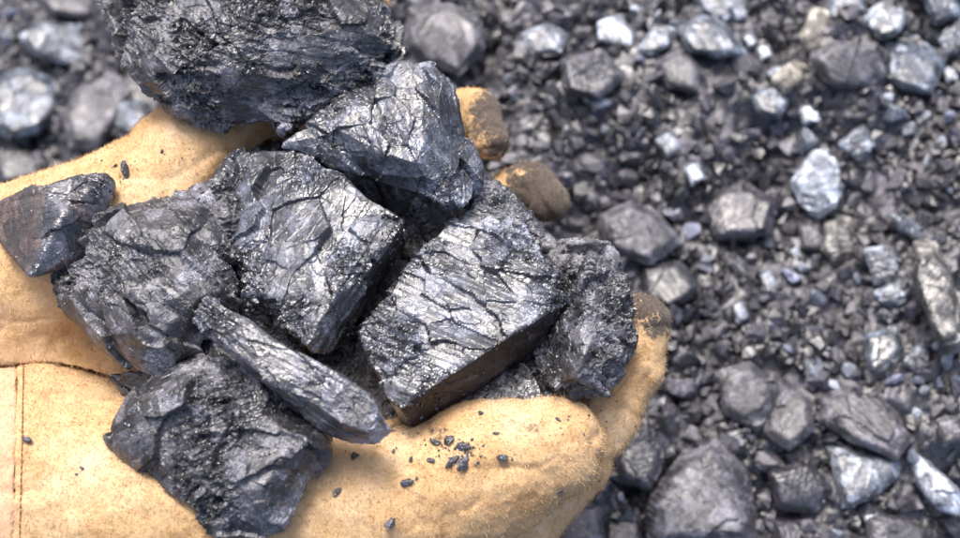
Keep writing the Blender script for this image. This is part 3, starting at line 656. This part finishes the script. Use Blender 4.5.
# coal dust grains sprinkled on leather and on the ledges between chunks
pts, sz = [], []
def sprinkle(cx, cy, rx, ry, n, s0, s1, want=None):
    for _ in range(n):
        px, py = cx + rng.normal() * rx, cy + rng.normal() * ry
        loc, nr, nm = drop(px, py)
        if loc is None or (want == 'any' and not nm.startswith('coal_chunk')) or not (nm.startswith('glove') or nm.startswith('work') or want == 'any' and nm.startswith('coal_chunk')): continue
        s = rng.uniform(s0, s1) * PX; pts.append(loc + nr * s * 0.3); sz.append(s)
sprinkle(455, 452, 13, 8, 60, .6, 2.6); sprinkle(520, 430, 60, 22, 16, .5, 1.3); sprinkle(400, 440, 50, 8, 14, .6, 2); sprinkle(120, 172, 14, 8, 16, .8, 2)
sprinkle(300, 500, 60, 25, 22, .5, 1.2); sprinkle(80, 440, 60, 40, 20, .5, 1.1); sprinkle(170, 170, 40, 22, 30, .5, 1.4); sprinkle(610, 400, 22, 45, 50, .6, 1.8)
sprinkle(205, 185, 20, 10, 40, 1, 2.6, 'any'); sprinkle(400, 240, 14, 20, 120, 1, 2.6, 'any'); sprinkle(480, 410, 60, 14, 160, 1, 2.8, 'any'); sprinkle(345, 330, 30, 30, 120, 1, 2.4, 'any')
sprinkle(560, 300, 14, 50, 90, 1, 2.6, 'any'); sprinkle(250, 330, 60, 40, 90, .7, 1.8, 'any'); sprinkle(200, 410, 50, 25, 90, .7, 2.2, 'any'); sprinkle(230, 100, 90, 30, 90, .7, 1.8, 'any'); sprinkle(600,270,20,25,90,1,2.8,'any')
tag(link('coal_dust', scatter_mesh('coal_dust', np.array(pts), np.array(sz), 61, 1, 8, rng.uniform(0.1, 0.9, len(pts))), M_FINES), 'fine coal grains sprinkled over the gloves and between the chunks', 'coal dust', kind='stuff')

# ------------------------------------------------------------------ lumps on the ground
GL = 'loose coal lumps lying on the ground'
taken = []
def lump(poly, mat, label, hgt=0.42, seed=0, dz=0.0):
    poly = np.array(poly, float); c = poly.mean(0); rad = np.linalg.norm(poly - c, axis=1).mean()
    base = PG(*c); z0 = base[2] + dz; k = (CAM[2] - z0) / CAM[2] * 1.3 * PX; r = rad * k
    r_ = np.random.default_rng(seed + 900); pts = []
    tl = r_.uniform(-.35, .35, 2)
    for q in poly:
        rel = (q - c) / rad
        for sc_, zz in ((1.0, 0.12), (0.72, hgt), (0.8, -0.55)):
            px, py = c + (q - c) * sc_; z = z0 + r * (zz + (tl @ rel) * 0.6 * (zz > 0) + r_.uniform(-.08, .08))
            rr = ray(px, py); pts.append(CAM + rr * ((z - CAM[2]) / rr[2]))
    taken.append((c[0], c[1], rad))
    return build_coal('coal_lump', pts, mat, label, GL, res=max(0.0011, r / 26), seed=seed + 400, big=r * 0.07, mid=r * 0.022, fine=0.0003, warp=r * 0.04, cell=max(0.5, r / 0.02), chips=8, crack=0.3, grain=-0.3)
LUMPS = [
 ([(18,36),(45,22),(75,25),(98,52),(84,70),(60,62),(30,52)], M_PALE, 'pale grey flat lump in the top left corner of the ground'),
 ([(-14,82),(28,65),(55,80),(62,105),(40,132),(10,140),(-16,122)], M_BLUE, 'big rounded blue-grey lump at the left edge above the rear glove'),
 ([(75,92),(105,68),(132,88),(122,115),(98,150),(70,148),(60,118)], M_GREY, 'mauve-grey lump between the round blue lump and the largest slab'),
 ([(36,-5),(70,-12),(100,0),(92,18),(50,14)], M_GREY, 'dark lump cut by the top edge above the pale flat lump'),
 ([(-10,150),(20,148),(50,160),(40,178),(0,185)], M_LUMP, 'dark low lump against the upper edge of the rear glove at left'),
 ([(110,105),(138,100),(150,118),(130,135),(112,128)], M_BLUE, 'small bluish lump in the notch between slab and rear glove'),
 ([(408,8),(450,2),(482,22),(486,48),(462,78),(424,64),(404,45)], M_GREY, 'large streaked grey lump right of the largest slab'),
 ([(520,35),(545,22),(568,35),(560,52),(533,56)], M_PALE, 'bright speckled lump near the top between slab and pale square'),
 ([(598,22),(620,15),(634,35),(630,48),(600,40)], M_WHITE, 'pale blue square lump near the top centre right'),
 ([(637,52),(655,25),(674,28),(668,45),(650,54)], M_PALE, 'shiny wedge right of the pale blue square lump'),
 ([(675,32),(700,15),(727,25),(747,54),(716,57),(690,52)], M_BLUE, 'large shiny lump right of the shiny wedge near the top'),
 ([(690,-8),(752,-8),(750,20),(726,24),(700,12)], M_PALE, 'bright lump cut by the top edge above the large shiny lump'),
 ([(655,62),(680,50),(702,70),(695,92),(668,88)], M_GREY, 'mauve lump beneath the large shiny lump'),
 ([(743,38),(752,33),(758,42),(750,49)], M_WHITE, 'tiny white-blue pebble, left one of a pair near the top'),
 ([(756,48),(768,45),(772,56),(762,61)], M_WHITE, 'tiny white-blue pebble, right one of a pair near the top'),
 ([(772,80),(794,60),(806,66),(800,80),(786,94)], M_TAN, 'sandy tan lump leaning against the wide grey lump'),
 ([(800,38),(814,8),(829,12),(830,44),(815,58)], M_TAN, 'upright sandy tan lump near the top right'),
 ([(765,72),(785,66),(792,80),(778,86)], M_PALE, 'small pale lump at the foot of the sandy lumps'),
 ([(810,57),(832,42),(876,45),(886,76),(860,90),(828,86)], M_GREY, 'wide cracked grey lump at the upper right'),
 ([(862,18),(880,2),(910,15),(896,35),(880,38)], M_PALE, 'pale angular block near the top right corner'),
 ([(884,46),(915,35),(946,60),(930,96),(905,90),(884,80)], M_BLUE, 'large bluish lump right of the wide cracked lump'),
 ([(938,40),(965,15),(975,50),(945,55)], M_PALE, 'pale lump cut by the right edge near the top'),
 ([(920,-6),(955,-8),(962,15),(935,25)], M_BLUE, 'bluish lump filling the top right corner'),
 ([(832,-6),(860,-10),(866,10),(845,25),(828,18)], M_BLUE, 'bluish lump on the top edge left of the pale angular block'),
 ([(941,68),(955,66),(958,80),(946,83)], M_PALE, 'small pinkish-grey pebble right of the large bluish lump'),
 ([(800,107),(817,106),(819,122),(803,123)], M_WHITE, 'small square cream pebble under the wide cracked lump'),
 ([(750,95),(775,82),(788,100),(780,118),(758,112)], M_BLUE, 'teal-grey lump beneath the sandy lumps'),
 ([(838,145),(862,126),(876,145),(860,162)], M_PALE, 'pale blue triangular lump above the whitest lump'),
 ([(792,182),(800,178),(812,150),(832,152),(844,186),(835,206),(818,218),(805,208)], M_WHITE, 'whitest lump on the ground, right of centre'),
 ([(684,168),(698,163),(704,178),(692,185)], M_WHITE, 'tiny pale blue pebble right of the rear fingertips'),
 ([(655,140),(672,130),(682,145),(668,158)], M_PALE, 'small pale blue lump above the tiny pale pebble'),
 ([(864,250),(890,243),(900,258),(895,280),(875,286)], M_PALE, 'blue-grey lump left of the long olive stone'),
 ([(873,293),(900,280),(911,292),(898,306),(880,304)], M_PALE, 'curved blue lump below the blue-grey lump by the olive stone'),
 ([(892,215),(915,222),(938,240),(925,246),(898,230)], M_BLUE, 'thin flat sliver above the long olive stone'),
 ([(914,240),(932,238),(954,278),(962,350),(944,354),(926,312),(911,272)], M_OLIVE, 'long olive-brown stone standing at the right edge'),
 ([(600,216),(630,200),(660,214),(682,240),(650,266),(608,250)], M_GREY, 'large smooth grey lump right of the rear fingertips'),
 ([(825,224),(852,217),(855,250),(835,266),(822,250)], M_OLIVE, 'brown upright lump below the whitest lump'),
 ([(800,226),(820,222),(822,250),(802,250)], M_GREY, 'squarish lump left of the brown upright lump'),
 ([(714,372),(750,362),(778,386),(772,410),(757,430),(725,414)], M_GREY, 'pale-faced grey lump, left one of two joined at lower right'),
 ([(780,386),(808,396),(813,430),(790,450),(764,432)], M_GREY, 'grey lump, right one of two joined at lower right'),
 ([(724,398),(746,396),(756,424),(738,424)], M_PALE, 'light blue chip on the front of the two joined lumps'),
 ([(820,396),(850,380),(885,394),(914,440),(896,460),(850,442),(824,420)], M_GREY, 'broad mauve-grey lump above the blue triangular plate'),
 ([(827,447),(860,457),(906,458),(896,480),(866,502),(842,509)], M_PALE, 'pale blue triangular plate at the lower right'),
 ([(907,440),(930,465),(960,492),(958,516),(934,508),(915,480)], M_WHITE, 'bright wedge at the lower right edge beside the triangular plate'),
 ([(643,510),(680,455),(716,438),(750,470),(757,545),(648,550)], M_GREY, 'largest ground lump, grey, at the bottom right of the glove'),
 ([(548,522),(572,492),(602,508),(606,545),(556,550)], M_GREY, 'grey lump at the bottom edge under the glove tip'),
 ([(604,515),(640,512),(642,545),(606,550)], M_LUMP, 'dark lump at the bottom edge between two grey lumps'),
 ([(612,440),(640,425),(664,450),(650,490),(622,480)], M_LUMP, 'dark lump right of the front glove edge'),
 ([(866,335),(896,325),(902,350),(886,380),(869,374)], M_BLUE, 'dark teal lump left of the small bright wedge'),
 ([(903,362),(924,338),(928,345),(918,374)], M_PALE, 'small bright wedge below the long olive stone'),
 ([(768,472),(808,460),(832,490),(815,514),(778,508)], M_LUMP, 'dark crumbly lump left of the triangular plate'),
 ([(936,420),(958,416),(964,440),(944,446)], M_GREY, 'round grey lump at the right edge above the bright wedge'),
 ([(868,520),(900,516),(930,530),(925,548),(870,548)], M_GREY, 'grey lump on the bottom edge below the triangular plate'),
 ([(864,516),(878,514),(880,527),(867,528)], M_WHITE, 'tiny white chip near the bottom edge'),
 ([(760,275),(772,268),(777,285),(768,296)], M_PALE, 'small blue chip in the middle of the right-hand ground'),
 ([(733,305),(744,302),(748,318),(738,324)], M_PALE, 'small cream chip lower left of the small blue chip'),
 ([(560,60),(600,50),(625,75),(600,100),(565,92)], M_LUMP, 'dark rounded lump right of the upper rear fingertip'),
 ([(580,95),(600,90),(612,102),(596,112)], M_PALE, 'small light lump above the smooth grey lump'),
 ([(700,200),(740,180),(780,200),(770,235),(715,240)], M_LUMP, 'wide dark lump left of the whitest lump'),
 ([(640,265),(680,262),(700,290),(670,310),(645,300)], M_LUMP, 'dark lump right of the dusty front fingertip'),
]
for i, (pl, mt, lb) in enumerate(LUMPS): lump(pl, mt, lb, seed=i, hgt=1.0 if 'olive-brown' in lb else 0.42, dz=0.012 if 'olive-brown' in lb else 0.002)
var = [np_mesh('coal_lump', *rock(4, 700 + i, 8, 0.9, 0.09), False) for i in range(10)]
for v in var: v.materials.append(M_LUMP)
tones_of = {'dark': M_LUMP, 'grey': M_GREY, 'bluish': M_BLUE, 'pale': M_PALE, 'whitish': M_WHITE}; vart = {}
for tn, tm in tones_of.items():
    for i, v in enumerate(var):
        c = v.copy(); c.materials.clear(); c.materials.append(tm); vart[tn, i] = c
SHORT = [l[2] for l in LUMPS]; fillers = []
cnt = 0
for _ in range(4000):
    if cnt >= 238: break
    px, py = rng.uniform(-20, 980), rng.uniform(-20, 558)
    if px < 560 and py > 130 + (px < 420) * -30 and not (px > 470 and py < 160): continue
    if 90 < px < 400 and py < 130: continue
    rr = rng.uniform(4, 9) + 13 * rng.uniform() ** 3
    pale = max(0, (px - 640) / 320) * 0.5 + max(0, (150 - py) / 150) * 0.3
    tn = str(rng.choice(['dark', 'grey', 'bluish', 'pale', 'whitish'], p=[0.62 - pale * .6, 0.23, 0.09 + pale * .3, 0.05 + pale * .2, 0.01 + pale * .1]))
    if tn == 'whitish': rr = min(rr, 7)
    if any((px - a) ** 2 + (py - b_) ** 2 < (c_ * 0.92 + rr * 0.8) ** 2 for a, b_, c_ in taken): continue
    taken.append((px, py, rr)); q = PG(px, py); k = rr * PX * 1.3
    o = link('coal_lump', vart[tn, cnt % 10]); o.location = q + np.array([0, 0, k * 0.25]); o.scale = (k, k, k); o.rotation_euler = (rng.uniform(-.5, .5), rng.uniform(-.5, .5), rng.uniform(0, 6.28))
    fillers.append((o, px, py, rr, tn)); cnt += 1

# every small lump is named by the nearest landmark lump and its side of it
import re as _re
def short(lb):
    t = _re.split(r' (?:in|at|on|above|below|between|cut|near|right|left|against|beneath|leaning|under|filling|beside|standing|by|joined|one)\b', lb.split(',')[0])[0]
    return ' '.join(t.split()[:5])
tally = {}
for sh in map(short, SHORT): tally[sh] = tally.get(sh, 0) + 1
marks = [(short(SHORT[i]), *taken[i][:2]) for i in range(len(LUMPS)) if tally[short(SHORT[i])] == 1]
used = {}
DIRS = ['right of', 'above and right of', 'above', 'above and left of', 'left of', 'below and left of', 'below', 'below and right of']
for o, px, py, rr, tn in sorted(fillers, key=lambda f: min((f[1] - a) ** 2 + (f[2] - b) ** 2 for _, a, b in marks)):
    nm, a, b = min(marks, key=lambda t: (t[1] - px) ** 2 + (t[2] - py) ** 2)
    k = int(round(math.degrees(math.atan2(-(py - b), px - a)) / 45)) % 8
    size = 'tiny' if rr < 6.5 else 'small' if rr < 9 else 'mid-sized'
    key = (nm, k, size, tn); used[key] = used.get(key, 0) + 1
    lb = f"{['nearest', 'second', 'third', 'fourth', 'fifth', 'sixth', 'seventh', 'eighth', 'ninth', 'tenth', 'next'][min(used[key] - 1, 10)]} {size} {tn} lump {DIRS[k]} the {nm}"
    tag(o, lb, 'coal', 'small half-sunk coal lumps on the ground')
